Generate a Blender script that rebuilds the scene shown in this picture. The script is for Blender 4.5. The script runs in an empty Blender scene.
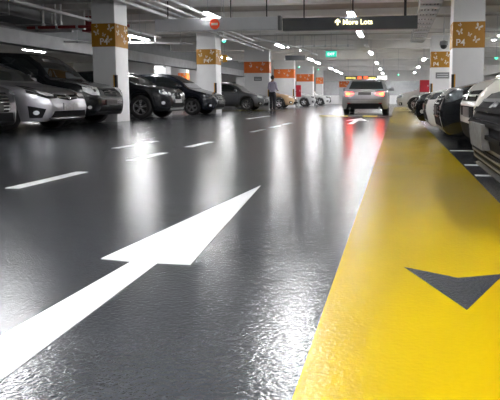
import bpy, bmesh, math, random
from mathutils import Vector, Matrix
from mathutils.bvhtree import BVHTree
random.seed(7)
S = bpy.context.scene
C = S.collection
PI = math.pi

# ------------------------------------------------------------------ camera
CAM_H = 0.65
cd = bpy.data.cameras.new('camera')
cam = bpy.data.objects.new('camera', cd)
C.objects.link(cam)
cd.sensor_width = 36.0
cd.lens = 560 / 500 * 36.0
cd.shift_x = -0.12
cd.shift_y = -0.10
cd.clip_end = 300
cam.location = (0, 0, CAM_H)
cam.rotation_euler = (math.radians(90 - 5.305), 0, math.radians(8.793))
cd.dof.use_dof = False
S.camera = cam

# ------------------------------------------------------------------ world, exposure
w = bpy.data.worlds.new('world')
S.world = w
w.use_nodes = True
w.node_tree.nodes['Background'].inputs[0].default_value = (0.6, 0.63, 0.68, 1)
w.node_tree.nodes['Background'].inputs[1].default_value = 0.05
S.view_settings.view_transform = 'Standard'
S.view_settings.look = 'None'
S.view_settings.gamma = 1
S.view_settings.use_curve_mapping = False
S.view_settings.exposure = 2.05
LAMP = 34.0          # strength of the lit fluorescent tubes

# ------------------------------------------------------------------ materials
MATS = {}


def mat(name, col, rough=0.5, metal=0.0, coat=0.0, emit=0.0, bump=0.0, bscale=40.0, var=0.0, vscale=3.0, spec=0.5, ecol=None):
    if name in MATS:
        return MATS[name]
    m = bpy.data.materials.new(name)
    m.use_nodes = True
    nt = m.node_tree
    b = nt.nodes['Principled BSDF']
    b.inputs['Base Color'].default_value = (*col, 1)
    b.inputs['Roughness'].default_value = rough
    b.inputs['Metallic'].default_value = metal
    b.inputs['Coat Weight'].default_value = coat
    b.inputs['Coat Roughness'].default_value = 0.04
    b.inputs['Specular IOR Level'].default_value = spec
    tc = nt.nodes.new('ShaderNodeTexCoord')
    if emit:
        b.inputs['Emission Color'].default_value = (*(ecol or col), 1)
        b.inputs['Emission Strength'].default_value = emit
    if var:
        n = nt.nodes.new('ShaderNodeTexNoise')
        n.inputs['Scale'].default_value = vscale
        n.inputs['Detail'].default_value = 6
        nt.links.new(tc.outputs['Object'], n.inputs['Vector'])
        r = nt.nodes.new('ShaderNodeValToRGB')
        r.color_ramp.elements[0].position = 0.3
        r.color_ramp.elements[1].position = 0.7
        r.color_ramp.elements[0].color = (*[c * (1 - var) for c in col], 1)
        r.color_ramp.elements[1].color = (*[min(1, c * (1 + var)) for c in col], 1)
        nt.links.new(n.outputs['Fac'], r.inputs['Fac'])
        nt.links.new(r.outputs['Color'], b.inputs['Base Color'])
    if bump:
        n = nt.nodes.new('ShaderNodeTexNoise')
        n.inputs['Scale'].default_value = bscale
        n.inputs['Detail'].default_value = 3
        nt.links.new(tc.outputs['Object'], n.inputs['Vector'])
        bp = nt.nodes.new('ShaderNodeBump')
        bp.inputs['Strength'].default_value = bump
        bp.inputs['Distance'].default_value = 0.01
        nt.links.new(n.outputs['Fac'], bp.inputs['Height'])
        nt.links.new(bp.outputs['Normal'], b.inputs['Normal'])
    MATS[name] = m
    return m


def floor_mat(name, col, rlo, rhi, bstr, var):
    """epoxy coating with an orange-peel skin and faint roller marks"""
    m = bpy.data.materials.new(name)
    m.use_nodes = True
    nt = m.node_tree
    b = nt.nodes['Principled BSDF']
    N = nt.nodes.new
    Lk = nt.links.new
    geo = N('ShaderNodeNewGeometry')
    big = N('ShaderNodeTexNoise'); big.inputs['Scale'].default_value = 0.9; big.inputs['Detail'].default_value = 8
    big.inputs['Roughness'].default_value = 0.62
    Lk(geo.outputs['Position'], big.inputs['Vector'])
    cr = N('ShaderNodeValToRGB')
    cr.color_ramp.elements[0].position = 0.3
    cr.color_ramp.elements[1].position = 0.72
    cr.color_ramp.elements[0].color = (*[c * (1 - var) for c in col], 1)
    cr.color_ramp.elements[1].color = (*[c * (1 + var) for c in col], 1)
    Lk(big.outputs['Fac'], cr.inputs['Fac'])
    Lk(cr.outputs['Color'], b.inputs['Base Color'])
    # roller marks across the lane change the gloss a little
    mp = N('ShaderNodeMapping'); mp.inputs['Scale'].default_value = (0.35, 3.2, 1)
    Lk(geo.outputs['Position'], mp.inputs['Vector'])
    st = N('ShaderNodeTexNoise'); st.inputs['Scale'].default_value = 1.6; st.inputs['Detail'].default_value = 4
    Lk(mp.outputs['Vector'], st.inputs['Vector'])
    rr = N('ShaderNodeMapRange')
    rr.inputs['From Min'].default_value = 0.3
    rr.inputs['From Max'].default_value = 0.7
    rr.inputs['To Min'].default_value = rlo
    rr.inputs['To Max'].default_value = rhi
    Lk(st.outputs['Fac'], rr.inputs['Value'])
    Lk(rr.outputs['Result'], b.inputs['Roughness'])
    fine = N('ShaderNodeTexNoise'); fine.inputs['Scale'].default_value = 75; fine.inputs['Detail'].default_value = 2
    Lk(geo.outputs['Position'], fine.inputs['Vector'])
    mid = N('ShaderNodeTexNoise'); mid.inputs['Scale'].default_value = 22; mid.inputs['Detail'].default_value = 3
    Lk(geo.outputs['Position'], mid.inputs['Vector'])
    b1 = N('ShaderNodeBump'); b1.inputs['Strength'].default_value = bstr; b1.inputs['Distance'].default_value = 0.0022
    Lk(fine.outputs['Fac'], b1.inputs['Height'])
    b2 = N('ShaderNodeBump'); b2.inputs['Strength'].default_value = bstr * 0.25; b2.inputs['Distance'].default_value = 0.004
    Lk(mid.outputs['Fac'], b2.inputs['Height'])
    Lk(b1.outputs['Normal'], b2.inputs['Normal'])
    Lk(b2.outputs['Normal'], b.inputs['Normal'])
    b.inputs['Specular IOR Level'].default_value = 0.5
    return m


M_FLOOR = floor_mat('dark_epoxy', (0.040, 0.0425, 0.048), 0.16, 0.20, 0.7, 0.12)
M_YELLOW = floor_mat('yellow_epoxy', (0.37, 0.255, 0.001), 0.27, 0.27, 0.6, 0.05)
M_YELLOW.node_tree.nodes['Principled BSDF'].inputs['Specular IOR Level'].default_value = 0.3
M_WHITEP = floor_mat('white_road_paint', (0.88, 0.89, 0.90), 0.30, 0.30, 0.45, 0.03)
M_WALL = mat('painted_wall', (0.62, 0.62, 0.60), 0.6, bump=0.15, bscale=20, var=0.05)
M_WHITE = mat('white_pillar_paint', (0.80, 0.80, 0.80), 0.45, bump=0.1, bscale=25, var=0.03)
M_CREAM = mat('cream_wall', (0.60, 0.57, 0.46), 0.6, bump=0.15, bscale=20, var=0.08)
M_CEIL = mat('ceiling_concrete', (0.52, 0.485, 0.44), 0.75, bump=0.3, bscale=12, var=0.12, vscale=1.2)
M_BEAM = mat('beam_concrete', (0.85, 0.83, 0.80), 0.65, bump=0.2, bscale=12, var=0.08, vscale=1.0)
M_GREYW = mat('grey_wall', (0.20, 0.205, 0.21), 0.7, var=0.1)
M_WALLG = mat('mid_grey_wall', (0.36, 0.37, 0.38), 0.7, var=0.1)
M_BEAMD = mat('shaded_beam_concrete', (0.36, 0.36, 0.365), 0.7, bump=0.2, bscale=12, var=0.1)  # beam concrete darkened in colour to stand in for the dim left side
M_GALV = mat('galvanised_steel', (0.55, 0.56, 0.57), 0.38, metal=0.7, var=0.08)
M_PIPEW = mat('white_pipe', (0.72, 0.72, 0.72), 0.35, var=0.03)
M_REDP = mat('red_pipe_paint', (0.25, 0.03, 0.03), 0.45, var=0.1)
M_RED = mat('red_enamel', (0.42, 0.015, 0.03), 0.3, var=0.05)
M_OCHRE = mat('ochre_band', (0.40, 0.18, 0.006), 0.5, var=0.05)
M_ORANGE = mat('orange_band', (0.78, 0.17, 0.02), 0.5, var=0.05)
M_PALE = mat('pale_print', (0.72, 0.66, 0.55), 0.5, var=0.02)
M_WPRINT = mat('white_print', (0.85, 0.82, 0.75), 0.5, var=0.02)
M_DSIGN = mat('dark_sign_panel', (0.085, 0.09, 0.10), 0.35, var=0.08)
M_LSIGN = mat('light_sign_panel', (0.78, 0.79, 0.82), 0.35, metal=0.15, var=0.04)
M_BLACK = mat('black_rubber', (0.012, 0.012, 0.013), 0.6, bump=0.1, bscale=60)
M_BLKPL = mat('black_plastic', (0.015, 0.015, 0.017), 0.35, var=0.1)
M_YEL = mat('yellow_guard', (0.65, 0.33, 0.02), 0.45, var=0.06)
M_GRILLE = mat('matt_grille_plastic', (0.010, 0.010, 0.011), 0.75, spec=0.08, var=0.1)
M_CHROME = mat('chrome', (0.75, 0.76, 0.78), 0.1, metal=1.0, var=0.02)
M_SMOKE = mat('smoked_chrome', (0.10, 0.10, 0.105), 0.35, metal=0.6, spec=0.3, var=0.05)
M_RIM = mat('alloy_rim', (0.62, 0.62, 0.63), 0.25, metal=0.8, var=0.03)
M_HUMP = mat('worn_yellow_rubber', (0.38, 0.30, 0.03), 0.6, var=0.15)
M_GLASS = mat('tinted_glass', (0.012, 0.016, 0.017), 0.03, coat=1.0, var=0.2, vscale=2)
M_LAMP = mat('headlamp_glass', (0.90, 0.92, 0.94), 0.12, metal=0.1, coat=1.0, var=0.3, vscale=14)
M_DLAMP = mat('smoked_headlamp', (0.10, 0.11, 0.12), 0.08, coat=1.0, var=0.6, vscale=12)
M_DLAMP2 = mat('dark_headlamp_housing', (0.015, 0.016, 0.018), 0.12, coat=0.6, var=0.6, vscale=12)
M_PLATE = mat('grey_number_plate', (0.33, 0.33, 0.33), 0.4, var=0.25, vscale=25)
M_PLATE2 = mat('dull_grey_number_plate', (0.16, 0.16, 0.165), 0.6, spec=0.2, var=0.25, vscale=25)
M_DPLATE = mat('black_number_plate', (0.02, 0.02, 0.02), 0.4, var=0.25, vscale=25)
M_TAIL = mat('lit_tail_lamp', (0.6, 0.02, 0.01), 0.2, emit=8, ecol=(1.0, 0.018, 0.014))
M_TAILO = mat('lit_tail_lamp_core', (0.8, 0.2, 0.03), 0.2, emit=1.2, ecol=(1.0, 0.30, 0.06))
M_TUBE = mat('lit_tube', (1, 1, 1), 0.4, emit=LAMP, ecol=(0.98, 0.985, 1.0))
M_TUBEOFF = mat('unlit_tube', (0.6, 0.6, 0.6), 0.3, var=0.02)
M_SIGNTXT = mat('lit_letters', (0.9, 0.9, 0.6), 0.4, emit=0.8, ecol=(1.0, 0.90, 0.45))
M_LEDY = mat('led_yellow', (0.8, 0.7, 0.1), 0.4, emit=0.18, ecol=(0.95, 0.80, 0.2))
M_LEDR = mat('led_red', (0.9, 0.1, 0.02), 0.4, emit=0.5, ecol=(1.0, 0.10, 0.02))
M_GREEN = mat('green_exit_panel', (0.02, 0.45, 0.32), 0.4, emit=0.2, ecol=(0.03, 0.75, 0.52))
M_GLED = mat('green_bay_led', (0.1, 0.8, 0.4), 0.4, emit=0.6, ecol=(0.10, 1.0, 0.5))
M_NOENT = mat('no_entry_red', (0.80, 0.07, 0.02), 0.4, emit=0.03, ecol=(1.0, 0.12, 0.03))
M_LIT = mat('lit_white_panel', (0.9, 0.9, 0.9), 0.4, emit=0.35, ecol=(1, 1, 0.97))


def paint(name, col, metal=0.3, rough=0.32):
    dark = max(col) < 0.03
    return mat(name, col, rough, metal=metal, coat=0.45 if dark else 0.8, spec=0.3 if dark else 0.5, var=0.03, vscale=2)


# ------------------------------------------------------------------ helpers
def prop(o, label=None, cat=None, group=None, kind=None):
    if label: o['label'] = label
    if cat: o['category'] = cat
    if group: o['group'] = group
    if kind: o['kind'] = kind
    return o


def empty(name, loc, label, cat, rz=0, group=None):
    o = bpy.data.objects.new(name, None)
    o.empty_display_size = 0.2
    C.objects.link(o)
    o.location = loc
    o.rotation_euler = (0, 0, rz)
    return prop(o, label, cat, group)


def link(name, bm, mats, parent=None, smooth=False, loc=None):
    me = bpy.data.meshes.new(name)
    bmesh.ops.recalc_face_normals(bm, faces=bm.faces[:])
    bm.to_mesh(me)
    bm.free()
    if not isinstance(mats, (list, tuple)):
        mats = [mats]
    for m in mats:
        me.materials.append(m)
    if smooth:
        me.shade_smooth()
        try:
            me.set_sharp_from_angle(angle=math.radians(smooth if smooth is not True else 40))
        except Exception:
            pass
    o = bpy.data.objects.new(name, me)
    C.objects.link(o)
    if parent:
        o.parent = parent
    if loc:
        o.location = loc
    return o


def box(bm, x0, x1, y0, y1, z0, z1, bev=0.0, mi=0):
    vs = [bm.verts.new((x, y, z)) for x in (x0, x1) for y in (y0, y1) for z in (z0, z1)]
    idx = [(0, 1, 3, 2), (4, 6, 7, 5), (0, 4, 5, 1), (2, 3, 7, 6), (0, 2, 6, 4), (1, 5, 7, 3)]
    fs = [bm.faces.new([vs[i] for i in f]) for f in idx]
    for f in fs:
        f.material_index = mi
    if bev:
        es = list({e for f in fs for e in f.edges})
        bmesh.ops.bevel(bm, geom=es, offset=bev, segments=2, affect='EDGES', profile=0.5, material=-1)
    return vs


def tube(bm, pts, r, n=10, cap=True, mi=0):
    rings = []
    pts = [Vector(p) for p in pts]
    for i, p in enumerate(pts):
        d = (pts[min(i + 1, len(pts) - 1)] - pts[max(i - 1, 0)]).normalized()
        up = Vector((0, 0, 1)) if abs(d.z) < 0.9 else Vector((1, 0, 0))
        a = d.cross(up).normalized()
        b = d.cross(a).normalized()
        rr = r[i] if isinstance(r, (list, tuple)) else r
        rings.append([bm.verts.new(p + a * rr * math.cos(2 * PI * k / n) + b * rr * math.sin(2 * PI * k / n)) for k in range(n)])
    for i in range(len(rings) - 1):
        for k in range(n):
            f = bm.faces.new([rings[i][k], rings[i][(k + 1) % n], rings[i + 1][(k + 1) % n], rings[i + 1][k]])
            f.material_index = mi
    if cap:
        bm.faces.new(rings[0][::-1]).material_index = mi
        bm.faces.new(rings[-1]).material_index = mi


def prism(bm, pts, h, mi=0):
    """polygon of 3-D points, extruded by the vector h"""
    h = Vector(h)
    a = [bm.verts.new(Vector(p)) for p in pts]
    b = [bm.verts.new(Vector(p) + h) for p in pts]
    bm.faces.new(a).material_index = mi
    bm.faces.new(b[::-1]).material_index = mi
    n = len(a)
    for i in range(n):
        bm.faces.new([a[i], b[i], b[(i + 1) % n], a[(i + 1) % n]]).material_index = mi


def new():
    return bmesh.new()


def boxobj(name, dims, m, parent=None, bev=0.0, **k):
    bm = new()
    box(bm, *dims, bev=bev)
    return link(name, bm, m, parent, **k)


def text_mesh(name, body, size, m, parent, loc, rot, depth=0.004, align='CENTER'):
    cu = bpy.data.curves.new(name, 'FONT')
    cu.body = body
    cu.size = size
    cu.extrude = depth
    cu.offset = size * 0.012
    cu.align_x = align
    t = bpy.data.objects.new(name, cu)
    C.objects.link(t)
    dg = bpy.context.evaluated_depsgraph_get()
    me = bpy.data.meshes.new_from_object(t.evaluated_get(dg))
    bpy.data.objects.remove(t)
    me.name = name
    me.materials.clear()
    me.materials.append(m)
    o = bpy.data.objects.new(name, me)
    C.objects.link(o)
    if parent: o.parent = parent
    o.location = loc
    o.rotation_euler = rot
    return o


def copy_tree(o, parent=None):
    c = o.copy()
    C.objects.link(c)
    c.parent = parent
    for ch in list(o.children):
        copy_tree(ch, c)
    return c


# ------------------------------------------------------------------ the setting
FX0, FX1, FY0, FY1 = -27.0, 13.0, -9.0, 62.0
CZ = 3.75
prop(boxobj('floor', (FX0, FX1, FY0, FY1, -0.2, 0.0), M_FLOOR), kind='structure')
prop(boxobj('ceiling', (FX0, FX1, FY0, FY1, CZ, CZ + 0.3), M_CEIL), kind='structure')
prop(boxobj('wall_left', (FX0 - 0.3, FX0, FY0, FY1, -0.2, CZ + 0.3), M_CREAM), kind='structure')
prop(boxobj('wall_right', (FX1, FX1 + 0.3, FY0, FY1, -0.2, CZ + 0.3), M_WALL), kind='structure')
prop(boxobj('wall_back', (FX0, FX1, FY0 - 0.3, FY0, -0.2, CZ + 0.3), M_GREYW), kind='structure')
bm = new()
box(bm, FX0, FX1, FY1, FY1 + 0.3, 0.95, CZ + 0.3, mi=0)
box(bm, FX0, FX1, FY1, FY1 + 0.3, -0.2, 0.95, mi=1)
prop(link('wall_far', bm, [M_WALLG, M_WHITE]), kind='structure')

# transverse beams, one on each pillar line, and shallower ribs between
PIL_Y = [14.3, 22.45, 30.5, 38.6, 46.8, 54.6]
n = 1
for y in [-1.9, 6.2] + PIL_Y:
    o = prop(boxobj('trim_%d' % n, (FX0, FX1, y, y + 0.6, 3.3, CZ), M_BEAM, bev=0.01), kind='structure')
    n += 1
for i, y in enumerate([2.3, 10.2, 18.4, 26.4, 34.5, 42.7, 50.5]):
    for dy in (-1.3, 1.5):
        prop(boxobj('trim_%d' % n, (FX0, FX1, y + dy, y + dy + 0.3, 3.52, CZ), M_BEAM), kind='structure')
        n += 1
# longitudinal beam at the back of the left bays and the deep far bulkhead
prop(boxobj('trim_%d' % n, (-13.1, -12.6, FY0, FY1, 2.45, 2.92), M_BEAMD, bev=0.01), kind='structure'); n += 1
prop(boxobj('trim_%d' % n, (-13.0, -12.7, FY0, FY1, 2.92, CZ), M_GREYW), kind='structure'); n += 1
prop(boxobj('trim_%d' % n, (8.2, 8.6, FY0, FY1, 2.75, CZ), M_BEAM, bev=0.01), kind='structure'); n += 1
prop(boxobj('trim_%d' % n, (FX0, FX1, 57.0, 57.5, 2.35, CZ), M_BEAM, bev=0.01), kind='structure'); n += 1
prop(boxobj('trim_%d' % n, (8.2, 8.5, FY0, FY1, 0, 1.15), M_WALL, bev=0.01), kind='structure'); n += 1
prop(boxobj('wall_inner', (FX0, -15.9, 44.0, 44.3, 0, CZ), M_WHITE), kind='structure')
# cream louvred wall behind the far left bays
for k in range(5):
    prop(boxobj('trim_%d' % n, (FX0, FX0 + 0.25, FY0, FY1, 1.35 + 0.32 * k, 1.52 + 0.32 * k), M_CREAM), kind='structure')
    n += 1

# ------------------------------------------------------------------ road markings
PT = 0.003


def marking(name, pts, m, label, cat='road marking', group=None, z=0.0, h=PT):
    cx = sum(p[0] for p in pts) / len(pts)
    cy = sum(p[1] for p in pts) / len(pts)
    bm = new()
    prism(bm, [(p[0] - cx, p[1] - cy, 0) for p in pts], (0, 0, h))
    o = link(name, bm, m, loc=(cx, cy, z))
    return prop(o, label, cat, group)


marking('walkway_strip', [(-0.218, -4), (0.637, -4), (0.637, 40), (-0.19, 40)], M_YELLOW,
        'long bright yellow walkway strip painted on the dark floor beside the right row of cars')
marking('floor_arrow', [(-0.993, 4.02), (-1.177, 2.064), (-1.037, 2.044), (-1.075, 1.0), (-0.89, 1.0), (-0.926, 2.04), (-0.79, 2.041)],
        M_WHITEP, 'large white straight-ahead arrow painted on the dark lane in the foreground')
marking('walkway_arrowhead', [(0.036, 2.13), (0.221, 1.717), (0.40, 2.10), (0.227, 2.027)], M_FLOOR,
        'dark grey arrowhead pointing back, painted on the yellow walkway strip', z=PT, h=0.0015)
lane_lab = ['nearest white dash of the lane line, at the left of the foreground arrow',
            'white lane dash in the bright glare, second from the camera',
            'third white lane dash, past the glare and before the gap',
            'white lane dash level with the second white pillar, first of three small ones',
            'white lane dash, middle of the three small ones level with the man',
            'white lane dash, farthest of the three small ones']
for (a, b), l in zip([(3.62, 4.54), (5.45, 6.3), (7.09, 7.98), (10.4, 11.35), (12.05, 12.9), (13.5, 14.4)], lane_lab):
    marking('lane_dash', [(-2.79, a), (-2.68, a), (-2.68, b), (-2.79, b)], M_WHITEP, l, group='dashes of the white lane line')
marking('lane_arrow', [(-1.22, 16.2), (-1.22, 14.0), (-1.08, 14.0), (-1.08, 16.2), (-0.85, 16.2), (-1.15, 18.4), (-1.45, 16.2)],
        M_WHITEP, 'small white arrow on the lane just behind the silver car')
marking('bay_line', [(-4.66, 16.9), (-4.53, 16.9), (-4.53, 19.9), (-4.66, 19.9)], M_WHITEP, 'long thin white line on the lane left of the dashes, before the second pillar')
marking('bay_line', [(-3.65, 6.75), (-3.55, 6.75), (-3.55, 8.0), (-3.65, 8.0)], M_WHITEP, 'white line in the left glare, just beyond the second lane dash')
for y, l in [(4.8, 'white bay line on the floor under the nose of the nearest right car'),
             (5.55, 'white bay line between the two nearest right cars'),
             (7.05, 'thin white bay line under the glossy black car on the right')]:
    marking('bay_line', [(0.66, y), (5.6, y - 0.02), (5.6, y + 0.055), (0.66, y + 0.075)], M_WHITEP, l, group='white bay lines of the right row')
marking('yellow_line', [(-9.5, 28.0), (-5.8, 28.0), (-5.8, 28.25), (-9.5, 28.25)], M_YELLOW,
        'thin yellow line across the floor at the feet of the man')

# speed hump: rubber blocks, yellow and black alternately
sh = empty('speed_hump', (-1.45, 20.0, 0), 'low yellow and black speed hump on the lane behind the silver car', 'speed hump')
for k in range(5):
    bm = new()
    x0 = -1.3 + 0.52 * k
    prism(bm, [(x0, -0.17, 0), (x0, -0.11, 0.02), (x0, 0, 0.028), (x0, 0.11, 0.02), (x0, 0.17, 0)], (0.52, 0, 0))
    link('hump_block', bm, M_HUMP if k in (0, 1, 3) else M_BLACK, sh)

# ------------------------------------------------------------------ pillars
def butterfly(bm, u, v, s, ang, plane):
    """two wings of four lobes and a body, laid on a face; plane maps (u, v) to 3-D"""
    ca, sa = math.cos(ang), math.sin(ang)
    nrm = plane(0, 0, 1) - plane(0, 0, 0)
    for sx in (-1, 1):
        for pts in ([(0.03, 0.05), (0.35, 0.62), (0.62, 0.60), (0.60, 0.28), (0.30, 0.02)],
                    [(0.03, -0.02), (0.32, -0.03), (0.48, -0.25), (0.34, -0.48), (0.15, -0.40)]):
            pp = []
            for (a, b) in pts:
                a = a * sx * s; b = b * s
                pp.append(plane(u + a * ca - b * sa, v + a * sa + b * ca, 0.0))
            if sx < 0:
                pp = pp[::-1]
            prism(bm, pp, nrm * 0.003)


def pillar(name, X, Y, wx, wy, label, band, faces, txt=None, guard=True, lo=2.03, hi=2.65, gside=1):
    """X, Y = near left corner"""
    r = empty(name, (X + wx / 2, Y + wy / 2, 0), label, 'pillar')
    bm = new()
    box(bm, -wx / 2, wx / 2, -wy / 2, wy / 2, 0, CZ - 0.44, bev=0.012)
    link('shaft', bm, M_WHITE, r)
    e = 0.006
    bb = link('sign_band', (lambda b: (box(b, -wx / 2 - e, wx / 2 + e, -wy / 2 - e, wy / 2 + e, lo, hi), b)[1])(new()), band, r)
    h = hi - lo
    for f in faces:
        if f == 'front':
            pl = lambda u, v, nn: Vector((u, -wy / 2 - e - nn, v)); ww = wx
        elif f == 'right':
            pl = lambda u, v, nn: Vector((wx / 2 + e + nn, u, v)); ww = wy
        else:
            pl = lambda u, v, nn: Vector((-wx / 2 - e - nn, -u, v)); ww = wy
        for (u, v, s, a) in [(-0.28, 0.60, 0.15, 0.3), (0.02, 0.50, 0.10, -0.4), (0.30, 0.78, 0.17, -0.5), (0.22, 0.30, 0.16, -0.6), (-0.28, 0.88, 0.08, 0.8)]:
            bm = new()
            butterfly(bm, u * min(ww, 1.2), lo + v * h, s * 0.85, a, pl)
            o = link('butterfly_motif', bm, M_PALE, bb)
    if txt:
        text_mesh('lettering', txt, 0.24, M_WPRINT, bb, (-wx * 0.26 if gside < 0 else wx * 0.02, -wy / 2 - e - 0.004, lo + 0.06), (PI / 2, 0, 0))
    if guard:
        # rubber guard with a yellow stripe on the aisle corner
        x = gside * wx / 2
        bm = new()
        prism(bm, [(x + gside * 0.012, -wy / 2 - 0.012, 0.72), (x - gside * 0.05, -wy / 2 - 0.012, 0.72), (x - gside * 0.05, -wy / 2 + 0.0, 0.72),
                   (x, -wy / 2, 0.72), (x, -wy / 2 + 0.06, 0.72), (x + gside * 0.012, -wy / 2 + 0.06, 0.72)], (0, 0, 0.55))
        g = link('corner_guard', bm, M_BLACK, r)
        bm = new()
        box(bm, x - gside * 0.085, x - gside * 0.05, -wy / 2 - 0.010, -wy / 2, 0.72, 1.27)
        link('guard_stripe', bm, M_YEL, g)
    return r


Lx = -8.19
pillar('concrete_pillar', Lx, 14.3, 0.67, 0.72, 'white square pillar with ochre P4 band, nearest of the left row, between parked cars', M_OCHRE, ('front', 'right'), 'P4')
pillar('concrete_pillar', Lx - 0.02, 22.4, 0.82, 0.72, 'white pillar with ochre butterfly band, second of the left row', M_OCHRE, ('front', 'right'), 'P4')
pillar('concrete_pillar', -8.42, 30.5, 1.42, 0.5, 'wide white pillar with orange band and dark plaque, behind the dark grey hatchback', M_ORANGE, ('front',))
pillar('concrete_pillar', -8.52, 38.6, 1.42, 0.6, 'wide white pillar with orange band just right of the man', M_ORANGE, ('front',))
pillar('concrete_pillar', -8.4, 46.8, 1.4, 0.6, 'white pillar with small orange band, fifth of the left row', M_ORANGE, ('front',), guard=False)
pillar('concrete_pillar', -7.85, 54.6, 0.65, 0.6, 'farthest small pillar of the left row with orange band', M_ORANGE, ('front',), guard=False)
pillar('concrete_pillar', -5.95, 58.4, 1.0, 0.5, 'small distant pillar with orange band just left of the silver car', M_ORANGE, ('front',), guard=False, lo=1.75, hi=2.4)
pillar('concrete_pillar', 1.42, 15.2, 0.80, 0.8, 'white square pillar with large ochre P4 band, nearest of the right row', M_OCHRE, ('front', 'left'), 'P4', gside=-1, lo=1.95, hi=2.62)
pillar('concrete_pillar', 1.42, 24.7, 0.86, 0.8, 'white pillar with ochre P4 band and grey plaque, farther one of the right row', M_OCHRE, ('front', 'left'), 'P4', gside=-1, lo=1.95, hi=2.62)
for (x, y, l) in [(-13.2, 14.3, 'plain grey-white pillar in the gloom behind the left row, near one'),
                  (-13.2, 30.5, 'plain white pillar at the back of the left bays, seen over the black cars'),
                  (-13.2, 46.8, 'distant plain white pillar at the back of the left bays')]:
    r = empty('back_pillar', (x, y, 0), l, 'pillar')
    boxobj('shaft', (-0.35, 0.35, -0.35, 0.35, 0, 2.45 if x > -14 else CZ - 0.44), M_WHITE, r, bev=0.01)

pillar('concrete_pillar', -15.7, 39.0, 0.6, 0.6, 'distant pillar with small orange band seen above the blue-black hatchback', M_ORANGE, ('front',), lo=1.9, hi=2.45, guard=False)
# plaques on pillars
for x0, x1, y, z0, z1, m, l in [(-7.86, -7.42, 30.5, 1.60, 1.82, M_DSIGN, 'small dark plaque on the wide pillar behind the grey hatchback'),
                                (1.62, 2.2, 24.7, 1.48, 1.74, M_GREYW, 'grey plaque on the farther pillar of the right row')]:
    r = empty('wall_plaque', ((x0 + x1) / 2, y, (z0 + z1) / 2), l, 'sign')
    hx, hz = (x1 - x0) / 2, (z1 - z0) / 2
    boxobj('plate', (-hx, hx, -0.03, -0.001, -hz, hz), m, r, bev=0.006)
    bm = new()
    for k in (-1, 1):
        box(bm, -hx * 0.8, hx * 0.8, -0.033, -0.030, k * hz * 0.35 - 0.012, k * hz * 0.35 + 0.012)
    link('plate_rule', bm, M_PIPEW, r)

# hose reel cabinets
for x, y, z, wd, h, l in [(-6.75, 38.5, 0.72, 0.34, 0.82, 'red hose cabinet on the post beside the wide pillars left of the lane'),
                          (1.16, 24.75, 0.90, 0.40, 0.52, 'red hose cabinet at the left side of the farther right pillar')]:
    r = empty('hose_cabinet', (x, y, z), l, 'cabinet')
    boxobj('cabinet_body', (-wd / 2, wd / 2, -0.12, 0.12, 0, h), M_RED, r, bev=0.015)
    boxobj('cabinet_door', (-wd / 2 + 0.02, wd / 2 - 0.02, -0.135, -0.118, 0.02, h - 0.02), M_RED, r, bev=0.005)
    boxobj('door_handle', (wd / 2 - 0.07, wd / 2 - 0.04, -0.155, -0.13, h * 0.45, h * 0.6), M_CHROME, r)
    boxobj('support_post', (-0.03, 0.03, 0.0, 0.06, -z, 0.0), M_GALV, r)

# ------------------------------------------------------------------ lights
def make_fixture():
    r = empty('ceiling_light', (0, 0, 0), 'x', 'light')
    bm = new()
    prism(bm, [(-0.10, -0.8, 0.0), (-0.05, -0.8, 0.055), (0.05, -0.8, 0.055), (0.10, -0.8, 0.0), (0.07, -0.8, 0.012), (-0.07, -0.8, 0.012)], (0, 1.6, 0))
    link('reflector', bm, M_PIPEW, r)
    bm = new()
    for x in (-0.045, 0.045):
        tube(bm, [(x, -0.76, -0.012), (x, 0.76, -0.012)], 0.022, 8)
    t = link('lamp_tube', bm, M_TUBE, r, smooth=True)
    for y in (-0.6, 0.6):
        bm = new()
        tube(bm, [(0, y, 0.05), (0, y, CZ - 2.95)], 0.008, 6)
        link('hanging_rod', bm, M_GALV, r)
    return r


proto = None
names = {-1.35: 'above the lane centre', -5.15: 'above the left lane side', -9.8: 'above the left car noses',
         -13.9: 'behind the left bays', -17.6: 'over the far left bays', 3.75: 'over the right bays', 1.55: 'above the yellow walkway'}
ordn = ['nearest', 'second', 'third', 'fourth', 'fifth', 'sixth', 'seventh', 'eighth', 'ninth', 'tenth']
ROWS = {-1.35: [-1.5, 1.2, 7.3, 15.6, 20.6, 25.2, 29.2, 37.5, 45.3, 53, 59.5], -5.15: [-2.5, 6.2, 15.6, 24.5, 33.6, 36.6, 44, 48, 52, 59.5],  # battens nearest and behind the camera are unseen, added to brighten the foreground
        -9.8: [20.5, 31.6, 41, 50, 59.5], -13.9: [29.0, 38.5, 48], -17.6: [25.4, 40.5],
        3.75: [-1.0, 12.6, 22.6, 27.5, 31, 40, 50], 1.55: [-0.5, 2.0, 34.5, 43, 52, 59.5]}  # the far-end battens of the rows are added to brighten the far wall
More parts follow.
